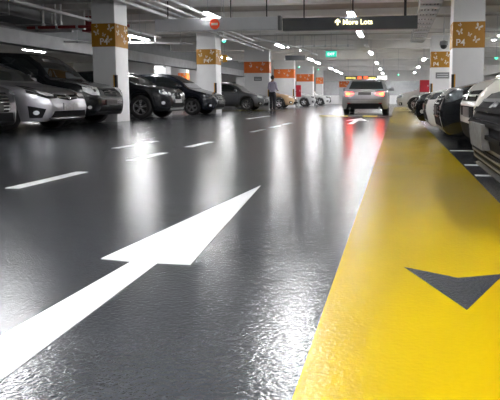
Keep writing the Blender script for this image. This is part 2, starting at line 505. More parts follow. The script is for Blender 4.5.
for X, ys in ROWS.items():
    vis = 0
    for y in ys:
        if proto is None:
            proto = f = make_fixture()
        else:
            f = copy_tree(proto)
        zz = 2.95
        f.location = (X, y, zz) if (X, y) != (-1.35, 15.6) else (-1.24, 15.6, 2.87)
        if y > 14:
            lab = 'lit fluorescent batten ' + names[X] + ', ' + ordn[vis] + ' in view'
            if (X, y) == (-1.35, 25.2):
                lab = 'unlit dim fluorescent batten ' + names[X] + ', third of its row'
            vis += 1
        else:
            lab = 'fluorescent batten ' + names[X] + (', added unseen behind the camera' if y < 0 else ', over the foreground, %s' % {2: 'added just ahead of the camera', 1: 'added nearly overhead', 6: 'nearer than the sign', 7: 'above the arrow tip', 12: 'just before the nearest right pillar'}[int(y)])
        f['label'] = lab
        f['group'] = 'fluorescent battens under the ceiling'
        if (X, y) == (-1.35, 25.2):
            for ch in f.children:
                if ch.name.startswith('lamp_tube'):
                    ch.data = ch.data.copy()
                    ch.data.materials[0] = M_TUBEOFF

# ------------------------------------------------------------------ hanging signs
sg = empty('hanging_sign', (-4.9, 15.0, 2.48), 'long pale metal sign box with a round red no-entry sign, hung over the lane', 'sign')
boxobj('sign_box', (-1.75, 1.72, -0.09, 0.09, 0, 0.34), M_LSIGN, sg, bev=0.01)
boxobj('end_cap', (1.722, 1.80, -0.095, 0.095, -0.01, 0.36), M_GREYW, sg)
bm = new()
tube(bm, [(-0.03, -0.105, 0.17), (-0.03, -0.09, 0.17)], 0.14, 28)
dsc = link('no_entry_disc', bm, M_NOENT, sg)
boxobj('no_entry_bar', (-0.12, 0.06, -0.112, -0.104, 0.14, 0.20), M_WPRINT, dsc)
for x in (-1.4, 0.4, 1.4):
    bm = new(); tube(bm, [(x, 0, 0.34), (x, 0, 1.27)], 0.018, 8); link('hanger', bm, M_BLKPL, sg)

sg = empty('hanging_sign', (-1.28, 15.0, 2.44), 'long dark grey hanging sign reading More Lots with an up arrow', 'sign')
boxobj('sign_box', (-1.77, 1.78, -0.09, 0.09, 0, 0.33), M_DSIGN, sg, bev=0.01)
text_mesh('lettering', 'More Lots', 0.185, M_SIGNTXT, sg, (-0.16, -0.096, 0.13), (PI / 2, 0, 0), align='LEFT')
bm = new()
AR = [(-0.02, 0), (0.02, 0), (0.02, 0.09), (0.07, 0.055), (0.07, 0.105), (0, 0.165), (-0.07, 0.105), (-0.07, 0.055), (-0.02, 0.09)]
prism(bm, [(-0.29 + a, -0.095, 0.12 + b) for a, b in AR], (0, -0.006, 0))
link('arrow_symbol', bm, M_SIGNTXT, sg)
for x in (-1.2, 0.1, 1.46):
    bm = new(); tube(bm, [(x, 0, 0.33), (x, 0, 1.31)], 0.035 if x > 1 else 0.018, 8); link('hanger', bm, M_BLKPL, sg)

sg = empty('exit_sign', (-2.8, 24, 2.39), 'small green illuminated exit sign hanging over the lane', 'sign')
boxobj('sign_box', (-0.23, 0.23, -0.04, 0.04, 0, 0.25), M_GREEN, sg, bev=0.008)
text_mesh('lettering', 'EXIT', 0.15, M_LIT, sg, (0, -0.044, 0.07), (PI / 2, 0, 0))
boxobj('sign_cap', (-0.24, 0.24, -0.045, 0.045, 0.25, 0.29), M_GREYW, sg)
bm = new(); tube(bm, [(0, 0, 0.29), (0, 0, 1.36)], 0.012, 6); link('hanger', bm, M_GALV, sg)

sg = empty('display_board', (-2.55, 40, 1.93), 'long black led message board with yellow and red marks above the silver car', 'display')
boxobj('board_body', (-1.15, 1.15, -0.08, 0.08, 0, 0.27), M_BLKPL, sg, bev=0.01)
for a, b, m in [(-1.05, -0.35, M_LEDY), (-0.22, 0.08, M_LEDR), (0.22, 0.52, M_LEDR), (0.56, 1.05, M_LEDY)]:
    bm = new()
    k = a
    while k < b:
        box(bm, k, min(b, k + 0.075), -0.086, -0.081, 0.07 if m is M_LEDY else 0.04, 0.19 if m is M_LEDY else 0.24)
        k += 0.1
    link('led_segment', bm, m, sg)
for x in (-0.9, 0.9):
    bm = new(); tube(bm, [(x, 0, 0.27), (x, 0, 1.82)], 0.015, 6); link('hanger', bm, M_GALV, sg)
sg = empty('light_box', (-1.05, 39.8, 1.93), 'white lit sign box at the right end of the led board', 'sign')
boxobj('sign_box', (-0.34, 0.34, -0.06, 0.06, 0, 0.26), M_LIT, sg, bev=0.01)
bm = new(); tube(bm, [(0.1, 0, 0.26), (0.1, 0, CZ - 1.93)], 0.015, 6); link('hanger', bm, M_GALV, sg)
sg = empty('height_sign', (-4.6, 27.5, 2.62), 'long dim grey hanging sign above the man, left of the lane', 'sign')
boxobj('sign_box', (-0.9, 0.1, -0.05, 0.05, -0.12, 0.12), M_DSIGN, sg, bev=0.01)
bm = new(); tube(bm, [(-0.4, 0, 0.12), (-0.4, 0, 1.13)], 0.012, 6); link('hanger', bm, M_GALV, sg)
sg = empty('height_sign', (-8.0, 25.5, 2.32), 'small amber hanging sign between the second and third left pillars', 'sign')
boxobj('sign_box', (-0.07, 0.14, -0.04, 0.04, 0, 0.34), M_YEL, sg, bev=0.01)
bm = new(); tube(bm, [(0.03, 0, 0.34), (0.03, 0, 1.43)], 0.012, 6); link('hanger', bm, M_GALV, sg)

# small green bay indicator lamps
for x, y, z, l in [(-5.3, 16.9, 2.42, 'tiny green bay indicator lamp under the pale sign box'),
                   (-6.3, 36.0, 2.66, 'tiny green bay lamp, left one of the far pair'),
                   (-5.6, 40.0, 2.70, 'tiny green bay lamp, right one of the far pair'),
                   (0.05, 34.0, 2.05, 'tiny green bay lamp near the right end of the lane'),
                   (3.4, 20.5, 2.06, 'tiny green bay lamp over the right bays beside the large pillar'),
                   (-11.0, 21.5, 2.1, 'tiny green bay lamp beside the nearest left pillar')]:
    r = empty('indicator_lamp', (x, y, z), l, 'lamp')
    bm = new(); tube(bm, [(0, 0, 0), (0, 0, -0.03), (0, 0, -0.07)], [0.06, 0.06, 0.025], 12); link('lamp_lens', bm, M_GLED, r, smooth=True)
    bm = new(); tube(bm, [(0, 0, 0), (0, 0, 0.04)], 0.07, 12); link('lamp_base', bm, M_PIPEW, r)
    bm = new(); tube(bm, [(0, 0, 0.04), (0, 0, CZ - z)], 0.008, 6); link('hanging_rod', bm, M_GALV, r)

# ceiling services
def pipe(pts, r, m, label, name='ceiling_pipe', cat='pipe', hang=None):
    o = empty(name, pts[0], label, cat)
    p0 = Vector(pts[0])
    q = [Vector(p) - p0 for p in pts]
    bm = new(); tube(bm, q, r, 12); link('pipe_run', bm, m, o, smooth=True)
    a, b = q[0], q[-1]
    for k in (0.1, 0.3, 0.5, 0.7, 0.9):
        p = a.lerp(b, k)
        bm = new(); tube(bm, [p - (b - a).normalized() * 0.04, p + (b - a).normalized() * 0.04], r * 1.35, 12)
        tube(bm, [(p.x, p.y, p.z + r), (p.x, p.y, CZ - p0.z)], 0.008, 6)
        link('pipe_hanger', bm, M_GALV, o)
    return o


pipe([(-9.4, 4, 3.05), (-9.4, 21.5, 3.05)], 0.045, M_PIPEW, 'white pipe under the ceiling, leftmost of the parallel lane pipes')
pipe([(-7.1, 4, 3.18), (-7.1, 29.5, 3.18)], 0.05, M_PIPEW, 'white pipe under the ceiling above the front faces of the left pillars')
pipe([(-6.7, 4, 3.18), (-6.7, 29.5, 3.18)], 0.03, M_GALV, 'thin galvanised conduit beside the white pipe over the left pillars')
pipe([(-6.3, 4, 3.18), (-6.3, 24.5, 3.18)], 0.035, M_PIPEW, 'thin white pipe right of the galvanised conduit over the lane edge')
pipe([(-5.75, 4, 3.15), (-5.75, 20, 3.15)], 0.04, M_PIPEW, 'white pipe under the ceiling, rightmost of the left bundle')
pipe([(-12.2, 17.3, 2.98), (-8.6, 17.3, 2.98)], 0.05, M_REDP, 'dull red sprinkler pipe crossing at the upper left')
pipe([(-14.6, 16.0, 3.1), (-14.6, 50, 3.1)], 0.05, M_PIPEW, 'pale pipe beyond the long beam at the left')
pipe([(-12.3, 19.5, 2.75), (-7.9, 21.2, 2.75)], 0.04, M_PIPEW, 'pale pipe slanting behind the nearest left pillar')
pipe([(-4.6, 26.0, 3.05), (-2.0, 26.0, 3.05)], 0.04, M_PIPEW, 'short pale pipe across the ceiling left of the exit sign')
pipe([(2.6, 16.8, 2.35), (8.0, 16.8, 2.35)], 0.05, M_PIPEW, 'horizontal white pipe right of the large right pillar')
pipe([(2.9, 15.6, 2.6), (5.6, 17.6, 3.3)], 0.05, M_GALV, 'slanting steel brace pipe at the upper right corner')
pipe([(-5.6, 21.5, 3.0), (-4.3, 24.5, 2.85), (-3.9, 27.5, 2.75)], 0.035, M_PIPEW, 'curved pale flexible conduit above the lane left of centre')
for i, (x, y) in enumerate([(-10.75, 16.0), (-10.35, 16.0), (-10.1, 15.9)]):
    o = empty('drop_pipe', (x, y, 2.86), ['left', 'middle', 'right'][i] + ' vertical white drop pipe of three left of the nearest pillar', 'pipe')
    bm = new(); tube(bm, [(0, 0, 0), (0, 0, CZ - 2.86)], 0.035, 10); link('pipe_run', bm, M_PIPEW, o, smooth=True)
    bm = new(); tube(bm, [(0, 0, 0.0), (0, 0, 0.07)], 0.055, 10); link('pipe_collar', bm, M_GALV, o)

o = empty('air_duct', (-11.4, 11.5, 2.98), 'dark rectangular metal duct at the top left corner', 'duct')
boxobj('duct_body', (-0.6, 0.6, -5.5, 5.5, 0, 0.32), M_GREYW, o, bev=0.01)
for y in (-5, -3, -1, 1, 3, 5):
    boxobj('duct_flange', (-0.63, 0.63, y - 0.02, y + 0.02, -0.02, 0.34), M_GALV, o)
o = empty('air_duct', (-10.9, 19.2, 3.02), 'dull maroon box panel beside the top of the nearest left pillar', 'duct')
boxobj('duct_body', (-0.3, 0.75, -0.3, 0.3, 0, 0.55), M_REDP, o, bev=0.01)
for x, y, w_, l in [(-11.9, 18.6, 0.75, 'pale panel under the ceiling, left one at the upper left'), (-10.9, 18.0, 0.5, 'pale panel under the ceiling beside the drop pipes')]:
    o = empty('ceiling_panel', (x, y, 3.02), l, 'panel')
    boxobj('panel_body', (-w_, w_ * 0.7, -0.05, 0.05, 0, 0.6), M_WALL, o, bev=0.01)
    boxobj('panel_rail', (-w_, w_ * 0.7, -0.06, 0.06, -0.04, 0.0), M_GALV, o)

# cable ladder over the walkway
o = empty('cable_ladder', (0.85, 4, 3.12), 'galvanised cable ladder with rungs running over the yellow walkway', 'cable ladder')
for x in (-0.28, 0.28):
    boxobj('side_rail', (x - 0.015, x + 0.015, 0, 21.5, 0, 0.09), M_GALV, o)
k = 0
y = 10.8
while y < 21.4:
    boxobj('rung', (-0.265, 0.265, y, y + 0.34, -0.03, 0.03), M_PIPEW, o, bev=0.01)
    y += 0.95
bm = new()
for j, x in enumerate((-0.18, -0.1, 0.0, 0.12, 0.2)):
    tube(bm, [(x, 0.1, 0.08), (x + 0.02, 10, 0.075), (x, 21.3, 0.08)], 0.022, 6)
link('cable', bm, M_BLKPL, o)
for y in (12.5, 16.5, 20.5):
    bm = new()
    for x in (-0.28, 0.28):
        tube(bm, [(x, y, 0.09), (x, y, CZ - 3.12)], 0.01, 6)
    link('ladder_hanger', bm, M_GALV, o)

# dome camera in front of the farther right pillar
o = empty('security_camera', (1.72, 22.0, 2.62), 'black round dome camera hanging left of the large right pillar', 'camera')
bm = new()
bmesh.ops.create_uvsphere(bm, u_segments=18, v_segments=12, radius=0.13)
link('camera_dome', bm, M_BLKPL, o, smooth=True)
bm = new(); tube(bm, [(0, 0, 0.02), (0, 0, 0.16), (0, 0, 0.2)], [0.155, 0.15, 0.05], 18); link('camera_housing', bm, M_GREYW, o, smooth=True)
bm = new(); tube(bm, [(0, 0, 0.19), (0, 0, CZ - 2.62)], 0.022, 8); link('camera_stem', bm, M_GALV, o)

# post beside the man
o = empty('bollard_post', (-6.72, 29.9, 0), 'white post with dark edge standing left of the man', 'post')
boxobj('post_body', (-0.07, 0.06, -0.06, 0.06, 0, 1.12), M_WHITE, o, bev=0.008)
boxobj('rubber_edge', (0.061, 0.095, -0.06, 0.06, 0.05, 1.1), M_BLACK, o)

# ------------------------------------------------------------------ cars
def lerp(a, b, t):
    return a + (b - a) * t


def curve(pts, x):
    if x <= pts[0][0]: return pts[0][1]
    for (a, va), (b, vb) in zip(pts, pts[1:]):
        if x <= b:
            t = (x - a) / (b - a)
            t = t * t * (3 - 2 * t) * 0.35 + t * 0.65
            return lerp(va, vb, t)
    return pts[-1][1]


def make_car(kind, label, X, Y, heading, body, spec, face, cat='car'):
    """local frame: nose at +L/2 on +x; X, Y is where the nose tip stands"""
    Ln, W, H = spec['L'], spec['W'], spec['H']
    hoodf, hoodr = spec['nose_h'], spec['hood_h']
    hl, ws = spec['hood_l'], spec['ws']
    rl, rw = spec['roof_l'], spec['rear_ws']
    deck, tail = spec['deck_h'], spec['tail_h']
    ax, wb, wr = spec['ax'], spec['wbase'], spec['wr']
    clear = spec.get('clear', 0.2)
    top = [(0, hoodf - 0.22), (0.05, hoodf - 0.10), (0.16, hoodf), (0.55, lerp(hoodf, hoodr, 0.55)), (hl, hoodr),
           (hl + ws * 0.5, lerp(hoodr, H, 0.60)), (hl + ws, H - 0.035), (hl + ws + rl * 0.4, H), (hl + ws + rl, H - 0.04),
           (hl + ws + rl + rw, deck), (Ln - 0.12, deck - 0.03), (Ln - 0.03, tail), (Ln, tail - 0.2)]
    sh_ = [(0, hoodf - 0.25), (0.05, hoodf - 0.15), (0.16, hoodf - 0.07), (0.6, lerp(hoodf, hoodr, 0.45) - 0.05), (hl, hoodr - 0.06),
           (hl + 1.2, hoodr - 0.03), (Ln - 0.7, min(deck - 0.04, hoodr + 0.06)), (Ln - 0.1, tail - 0.08), (Ln, tail - 0.24)]
    low = [(0, 0.40), (0.04, clear + 0.07), (0.1, clear), (Ln - 0.1, clear + 0.03), (Ln, 0.45)]
    nr, pw = spec.get('nose_r', 0.62), spec.get('plan', 2.3)
    pinch = spec.get('pinch', 0.34)

    def plan(x):
        if x < nr:
            t = (nr - x) / nr
            return 1 - pinch * t ** pw
        if x > Ln - 0.55:
            t = (x - Ln + 0.55) / 0.55
            return 1 - 0.24 * t ** 2.5
        return 1.0
    xs = sorted(set([0, 0.015, 0.04, 0.08, 0.12, 0.16, Ln, Ln - 0.015, Ln - 0.04, Ln - 0.09, Ln - 0.15] + [round(0.2 + 0.06 * i, 3) for i in range(int((Ln - 0.4) / 0.06) + 1)]))
    ar = wr + 0.065
    bm = new()
    rings = []
    for x in xs:
        zt, zs, zb = curve(top, x), curve(sh_, x), curve(low, x)
        hw = W / 2 * plan(x)
        arch = 0
        for a in (ax, ax + wb):
            if abs(x - a) < ar:
                arch = max(arch, wr + math.sqrt(ar * ar - (x - a) ** 2))
        zo = max(zb, arch)
        zs = max(zs, zo + 0.1)
        zt = max(zt, zs + 0.02)
        cab = max(0.0, min(1.0, (zt - zs - 0.08) / (H - hoodr)))
        tw = hw * (0.93 - 0.21 * cab)
        sw = hw * (0.975 if cab < 0.05 else 0.965)
        P = [(0, zo), (hw - 0.24, zo), (hw - 0.05, zo), (hw - 0.012, zo + 0.03), (hw, lerp(zo + 0.03, zs, 0.35)),
             (hw * 0.998, lerp(zo + 0.03, zs, 0.7)), (sw, zs), (lerp(sw, tw, 0.35), lerp(zs, zt, 0.36)), (lerp(sw, tw, 0.75), lerp(zs, zt, 0.74)),
             (tw, zt - 0.045 - 0.02 * cab), (tw * 0.9, zt - 0.016), (tw * 0.5, zt - 0.002), (0, zt)]
        if cab < 0.05:
            P[9] = (tw, zt - (zt - zs) * 0.35)
        xl = Ln / 2 - x
        ring = [bm.verts.new((xl, p[0], p[1])) for p in P] + [bm.verts.new((xl, -p[0], p[1])) for p in P[-2:0:-1]]
        rings.append(ring)
    n = len(rings[0])
    for i in range(len(rings) - 1):
        for k in range(n):
            f = bm.faces.new([rings[i][k], rings[i][(k + 1) % n], rings[i + 1][(k + 1) % n], rings[i + 1][k]])
            if k in (0, 1, n - 1, n - 2):
                f.material_index = 1
    bm.faces.new(rings[0][::-1]); bm.faces.new(rings[-1])
    bmesh.ops.recalc_face_normals(bm, faces=bm.faces[:])
    bvh = BVHTree.FromBMesh(bm)
    c, s = math.cos(heading), math.sin(heading)
    root = empty(kind, (X - c * Ln / 2, Y - s * Ln / 2, 0), label, cat, heading)
    link('body', bm, [body, M_BLKPL], root, smooth=50)

    def patch(name, topl, botl, m, side, off=0.008, par=None, nu=14, nv=6, ang=0.0):
        """topl/botl: polylines in the face plane; front/rear: (y, z), left/right: (x from nose, z)"""
        def samp(pl, t):
            # by arc length
            d = [0]
            for p, q in zip(pl, pl[1:]):
                d.append(d[-1] + math.hypot(q[0] - p[0], q[1] - p[1]))
            u = t * d[-1]
            for i in range(len(pl) - 1):
                if u <= d[i + 1] + 1e-9:
                    k = (u - d[i]) / max(1e-9, d[i + 1] - d[i])
                    return (lerp(pl[i][0], pl[i + 1][0], k), lerp(pl[i][1], pl[i + 1][1], k))
            return pl[-1]
        if side == 'front': D = Vector((-math.cos(ang), -math.sin(ang), 0))
        elif side == 'rear': D = Vector((1, 0, 0))
        elif side == 'left': D = Vector((0, -1, 0))
        else: D = Vector((0, 1, 0))
        g = []
        last = None
        for j in range(nv + 1):
            row = []
            for i in range(nu + 1):
                a = samp(topl, i / nu); b = samp(botl, i / nu)
                u, v = lerp(a[0], b[0], j / nv), lerp(a[1], b[1], j / nv)
                if side == 'front': P0 = Vector((Ln / 2 - 0.3, u, v))
                elif side == 'rear': P0 = Vector((-Ln / 2 + 0.3, u, v))
                else: P0 = Vector((Ln / 2 - u, 0, v))
                hit = bvh.ray_cast(P0 - D * 4, D)
                if hit[0] is None or (hit[0] - P0).length > 3.4:
                    h = last + Vector((0, 0, 0)) if last is not None else P0 - D * 0.3
                else:
                    nrm = hit[1] if hit[1].dot(D) < 0 else -hit[1]
                    h = hit[0] + (-D * 0.5 + nrm * 0.5).normalized() * off
                    last = h
                row.append(h)
            g.append(row)
        b2 = new()
        vv = [[b2.verts.new(p) for p in r] for r in g]
        for j in range(nv):
            for i in range(nu):
                b2.faces.new([vv[j][i], vv[j][i + 1], vv[j + 1][i + 1], vv[j + 1][i]])
        bd = [e for e in b2.edges if e.is_boundary]
        ex = bmesh.ops.extrude_edge_only(b2, edges=bd)
        for v in [q for q in ex['geom'] if isinstance(q, bmesh.types.BMVert)]:
            v.co += D * (off + 0.006)
        return link(name, b2, m, par or root, smooth=35)

    def quad(name, u0, u1, z0, z1, m, side, **k):
        return patch(name, [(u0, z1), (u1, z1)], [(u0, z0), (u1, z0)], m, side, **k)
    # glass
    zr = H
    hwt = W / 2 * 0.72
    patch('windshield', [(-hwt * 0.93, H - 0.10), (0, H - 0.075), (hwt * 0.93, H - 0.10)],
          [(-W / 2 * 0.80, hoodr + 0.05), (0, hoodr + 0.03), (W / 2 * 0.80, hoodr + 0.05)], M_GLASS, 'front', nu=16, nv=8, off=0.006)
    patch('rear_window', [(-hwt * 0.9, H - 0.11), (hwt * 0.9, H - 0.11)], [(-W / 2 * 0.76, deck + 0.045), (W / 2 * 0.76, deck + 0.045)], M_GLASS, 'rear', nu=12, nv=6, off=0.006)
    xa, xm, xb, xe = hl + 0.30, hl + ws + rl * 0.30, hl + ws + rl * 0.38, hl + ws + rl + rw * 0.55
    for sd in ('left', 'right'):
        def T(x): return (x, max(curve(top, x) - 0.115, curve(sh_, x) + 0.07))
        def B(x): return (x, curve(sh_, x) + 0.045)
        for a, b in ((xa, xm), (xb, lerp(xb, xe, 0.62)), (lerp(xb, xe, 0.62) + 0.06, xe)):
            N_ = 6
            patch('side_window', [T(lerp(a, b, i / N_)) for i in range(N_ + 1)], [B(lerp(a, b, i / N_)) for i in range(N_ + 1)], M_GLASS, sd, nu=10, nv=4, off=0.005)
        if spec.get('chrome_belt', True):
            patch('belt_moulding', [(x, curve(sh_, x) + 0.04) for x in (xa, xm, xe)], [(x, curve(sh_, x) + 0.018) for x in (xa, xm, xe)], M_CHROME, sd, nu=12, nv=1, off=0.009)
        patch('sill_trim', [(ax + ar + 0.05, clear + 0.12), (ax + wb - ar - 0.05, clear + 0.13)], [(ax + ar + 0.05, clear + 0.045), (ax + wb - ar - 0.05, clear + 0.06)], M_BLKPL, sd, nu=8, nv=1)
        quad('door_handle', hl + 1.15, hl + 1.35, hoodr - 0.17, hoodr - 0.14, M_CHROME if spec.get('chrome_belt', True) else body, sd, nu=3, nv=1, off=0.02)
        quad('door_handle', hl + 2.1, hl + 2.3, hoodr - 0.16, hoodr - 0.13, M_CHROME if spec.get('chrome_belt', True) else body, sd, nu=3, nv=1, off=0.02)
        quad('door_seam', hl + 1.42, hl + 1.435, clear + 0.15, hoodr - 0.02, M_BLKPL, sd, nu=1, nv=8, off=0.003)
        quad('door_seam', hl + 0.22, hl + 0.235, clear + 0.15, hoodr - 0.05, M_BLKPL, sd, nu=1, nv=8, off=0.003)
    # mirrors
    for sy in (-1, 1):
        b3 = new()
        mx = Ln / 2 - hl - 0.38
        my = sy * (W / 2 + 0.10)
        mz = hoodr + 0.07
        box(b3, mx - 0.06, mx + 0.07, my - 0.11, my + 0.11, mz - 0.07, mz + 0.07, bev=0.045)
        tube(b3, [(mx, my - sy * 0.06, mz - 0.04), (mx + 0.02, sy * (W / 2 - 0.09), mz - 0.06)], 0.025, 8)
        link('side_mirror', b3, body if not spec.get('dark_mirror') else M_BLKPL, root, smooth=60)
    # wheels
    b4 = new()
    prof = [(0.62, -0.09), (0.66, -0.105), (0.85, -0.112), (0.96, -0.10), (1.0, -0.07), (1.0, 0.07), (0.96, 0.10), (0.85, 0.112), (0.66, 0.105), (0.62, 0.09)]
    N_ = 32
    rg = [[b4.verts.new((wr * r_ * math.cos(2 * PI * k / N_), y_, wr * r_ * math.sin(2 * PI * k / N_))) for k in range(N_)] for r_, y_ in prof]
    for i in range(len(rg) - 1):
        for k in range(N_):
            b4.faces.new([rg[i][k], rg[i][(k + 1) % N_], rg[i + 1][(k + 1) % N_], rg[i + 1][k]])
    tyre_me = None
    for sx, sy in ((0, -1), (0, 1), (1, -1), (1, 1)):
        loc = (Ln / 2 - ax - sx * wb, sy * (W / 2 - 0.13), wr)
        if tyre_me is None:
            ty = link('wheel', b4, M_BLACK, root, smooth=50, loc=loc)
            tyre_me = ty.data
            b5 = new()
            # dished barrel, rim lip and hub
            def ring_(r0, y0, r1, y1, mi):
                A = [b5.verts.new((r0 * math.cos(2 * PI * k / 30), y0, r0 * math.sin(2 * PI * k / 30))) for k in range(30)]
                Bq = [b5.verts.new((r1 * math.cos(2 * PI * k / 30), y1, r1 * math.sin(2 * PI * k / 30))) for k in range(30)]
                for k in range(30):
                    b5.faces.new([A[k], A[(k + 1) % 30], Bq[(k + 1) % 30], Bq[k]]).material_index = mi
                return A, Bq
            R = wr * 0.64
            ring_(R * 1.04, -0.10, R * 0.93, -0.095, 0)
            ring_(R * 0.93, -0.095, R * 0.90, -0.02, 1)
            A, Bq = ring_(R * 0.90, -0.02, 0.01, -0.02, 1)
            nsp = spec.get('spokes', 5)
            for q in range(nsp):
                a = 2 * PI * q / nsp + 0.3
                for dd in ((-0.16, 0.16) if nsp <= 5 else (0,)):
                    ca, sa = math.cos(a + dd), math.sin(a + dd)
                    ci, si = math.cos(a + dd * 0.5), math.sin(a + dd * 0.5)
                    w2 = 0.019 if nsp <= 5 else 0.016
                    p = [(ci * 0.03 - si * w2, -0.085, si * 0.03 + ci * w2), (ci * 0.03 + si * w2, -0.085, si * 0.03 - ci * w2),
                         (ca * R * 0.95 + sa * w2, -0.095, sa * R * 0.95 - ca * w2), (ca * R * 0.95 - sa * w2, -0.095, sa * R * 0.95 + ca * w2)]
                    prism(b5, p, (0, 0.03, 0), 0)
            tube(b5, [(0, -0.10, 0), (0, -0.04, 0)], 0.05, 16, mi=0)
            rim = link('rim', b5, [M_RIM, M_BLKPL], ty, smooth=30)
        else:
            ty = bpy.data.objects.new('wheel', tyre_me)
            C.objects.link(ty)
            ty.parent = root
            ty.location = loc
            rim = bpy.data.objects.new('rim', rim.data)
            C.objects.link(rim)
            rim.parent = ty
        if sy > 0:
            rim.rotation_euler = (0, 0, PI)
    # rear
    tl = spec.get('tail_lit')
    for sy in (-1, 1):
        a, b = sy * W * 0.26, sy * W * 0.395
        if tl:
            o = patch('tail_lamp', [(sy * W * 0.235, tail - 0.10), (sy * W * 0.40, tail - 0.05)], [(sy * W * 0.24, tail - 0.155), (sy * W * 0.40, tail - 0.20)], M_TAIL, 'rear', nu=8, nv=3, off=0.012)
            patch('lamp_core', [(sy * W * 0.31, tail - 0.10), (sy * W * 0.39, tail - 0.09)], [(sy * W * 0.31, tail - 0.15), (sy * W * 0.39, tail - 0.17)], M_TAILO, 'rear', nu=5, nv=2, off=0.02, par=o)
        else:
            quad('tail_lamp', a, b, tail - 0.2, tail - 0.06, M_RED, 'rear', nu=6, nv=3)
    if tl:
        quad('number_plate', -0.24, 0.24, tail - 0.17, tail - 0.06, M_DPLATE, 'rear', nu=3, nv=2, off=0.015)
        quad('boot_trim', -W * 0.3, W * 0.3, tail - 0.045, tail - 0.03, M_CHROME, 'rear', nu=8, nv=1, off=0.014)
        quad('rear_bumper_insert', -W * 0.34, W * 0.34, clear + 0.04, clear + 0.20, M_BLKPL, 'rear', nu=10, nv=3, off=0.01)
        quad('boot_seam', -W * 0.36, W * 0.36, tail - 0.33, tail - 0.318, M_BLKPL, 'rear', nu=10, nv=1, off=0.005)
        for sy in (-1, 1):
            quad('reflector', sy * W * 0.3, sy * W * 0.37, clear + 0.24, clear + 0.27, M_RED, 'rear', nu=3, nv=1, off=0.012)
            b6 = new(); tube(b6, [(-Ln / 2 + 0.15, sy * 0.55, clear + 0.06), (-Ln / 2 - 0.02, sy * 0.55, clear + 0.06)], 0.04, 12); link('exhaust_pipe', b6, M_CHROME, root)
    # front, from the description of the face
    for it in face:
        nm, tp, bt, m, opt = it
        opt = dict(opt)
        mirror = opt.pop('mirror', False)
        label_ = opt.pop('label', None)
        o = patch(nm, tp, bt, m, 'front', **opt)
        if label_: o['label'] = label_
        if mirror:
            if 'ang' in opt: opt['ang'] = -opt['ang']
            o2 = patch(nm, [(-p[0], p[1]) for p in tp], [(-p[0], p[1]) for p in bt], m, 'front', **opt)
            if label_: o2['label'] = label_
    return root


def ell(cy, cz, ry, rz, n=10):
    t = [(cy - ry * math.cos(PI * i / n), cz + rz * math.sin(PI * i / n)) for i in range(n + 1)]
    b = [(cy - ry * math.cos(PI * i / n), cz - rz * math.sin(PI * i / n)) for i in range(n + 1)]
    return t, b


def badge(z, r=0.055, m=M_CHROME):
    t, b = ell(0, z, r, r * 0.75)
    return ('badge', t, b, m, dict(off=0.026, nu=8, nv=4))


def Q(nm, y0, y1, z0, z1, m, **k):
    return (nm, [(y0, z1), (y1, z1)], [(y0, z0), (y1, z0)], m, k)


SEDAN = dict(L=4.6, W=1.78, H=1.45, nose_h=0.76, hood_h=0.96, hood_l=1.15, ws=0.85, roof_l=1.15, rear_ws=0.65, deck_h=1.05, tail_h=0.98,
             ax=0.92, wbase=2.68, wr=0.32)
SUV = dict(L=4.45, W=1.80, H=1.6, nose_h=0.92, hood_h=1.06, hood_l=1.05, ws=0.75, roof_l=1.75, rear_ws=0.55, deck_h=1.12, tail_h=1.0,
           ax=0.88, wbase=2.66, wr=0.35, clear=0.24)
HATCH = dict(L=4.2, W=1.77, H=1.48, nose_h=0.76, hood_h=0.97, hood_l=1.05, ws=0.8, roof_l=1.35, rear_ws=0.6, deck_h=1.05, tail_h=0.95,
             ax=0.88, wbase=2.58, wr=0.325)
LOW = dict(L=4.7, W=1.82, H=1.42, nose_h=0.70, hood_h=0.92, hood_l=1.35, ws=0.85, roof_l=1.1, rear_ws=0.7, deck_h=1.0, tail_h=0.95,
           ax=0.9, wbase=2.75, wr=0.33, clear=0.17)


def sp(base, **k):
    d = dict(base); d.update(k); return d


# faces --------------------------------------------------------------
def face_corolla():
    z = 0.76
    return [
        ('headlamp', [(0.24, 0.72), (0.50, 0.80), (0.86, 0.90)], [(0.24, 0.645), (0.50, 0.635), (0.86, 0.745)], M_DLAMP2, dict(mirror=True, ang=0.5, nu=16)),
        ('lamp_reflector', [(0.32, 0.715), (0.52, 0.76), (0.66, 0.80)], [(0.32, 0.675), (0.52, 0.685), (0.66, 0.735)], M_LAMP, dict(mirror=True, ang=0.5, off=0.016)),
        ('grille', [(-0.34, 0.72), (0, 0.705), (0.34, 0.72)], [(-0.30, 0.635), (0, 0.60), (0.30, 0.635)], M_GRILLE, dict()),
        ('grille_bar', [(-0.36, 0.675), (0, 0.66), (0.36, 0.675)], [(-0.36, 0.660), (0, 0.642), (0.36, 0.660)], M_CHROME, dict(off=0.016, nv=1)),
        badge(0.66),
        ('lower_intake', [(-0.50, 0.40), (0.50, 0.40)], [(-0.60, 0.28), (0.60, 0.28)], M_GRILLE, dict()),
        ('bumper_lip', [(-0.62, 0.275), (0.62, 0.275)], [(-0.62, 0.245), (0.62, 0.245)], M_CHROME, dict(nv=1, off=0.012)),
        ('fog_recess', [(0.60, 0.44), (0.84, 0.50)], [(0.66, 0.27), (0.82, 0.27)], M_GRILLE, dict(mirror=True, ang=0.3)),
        ('fog_lamp', *ell(0.74, 0.37, 0.04, 0.04), M_LAMP, dict(mirror=True, ang=0.3, off=0.018, nu=8)),
        Q('number_plate', -0.25, 0.25, 0.42, 0.55, M_PLATE, off=0.025, nu=4, nv=2),
    ]


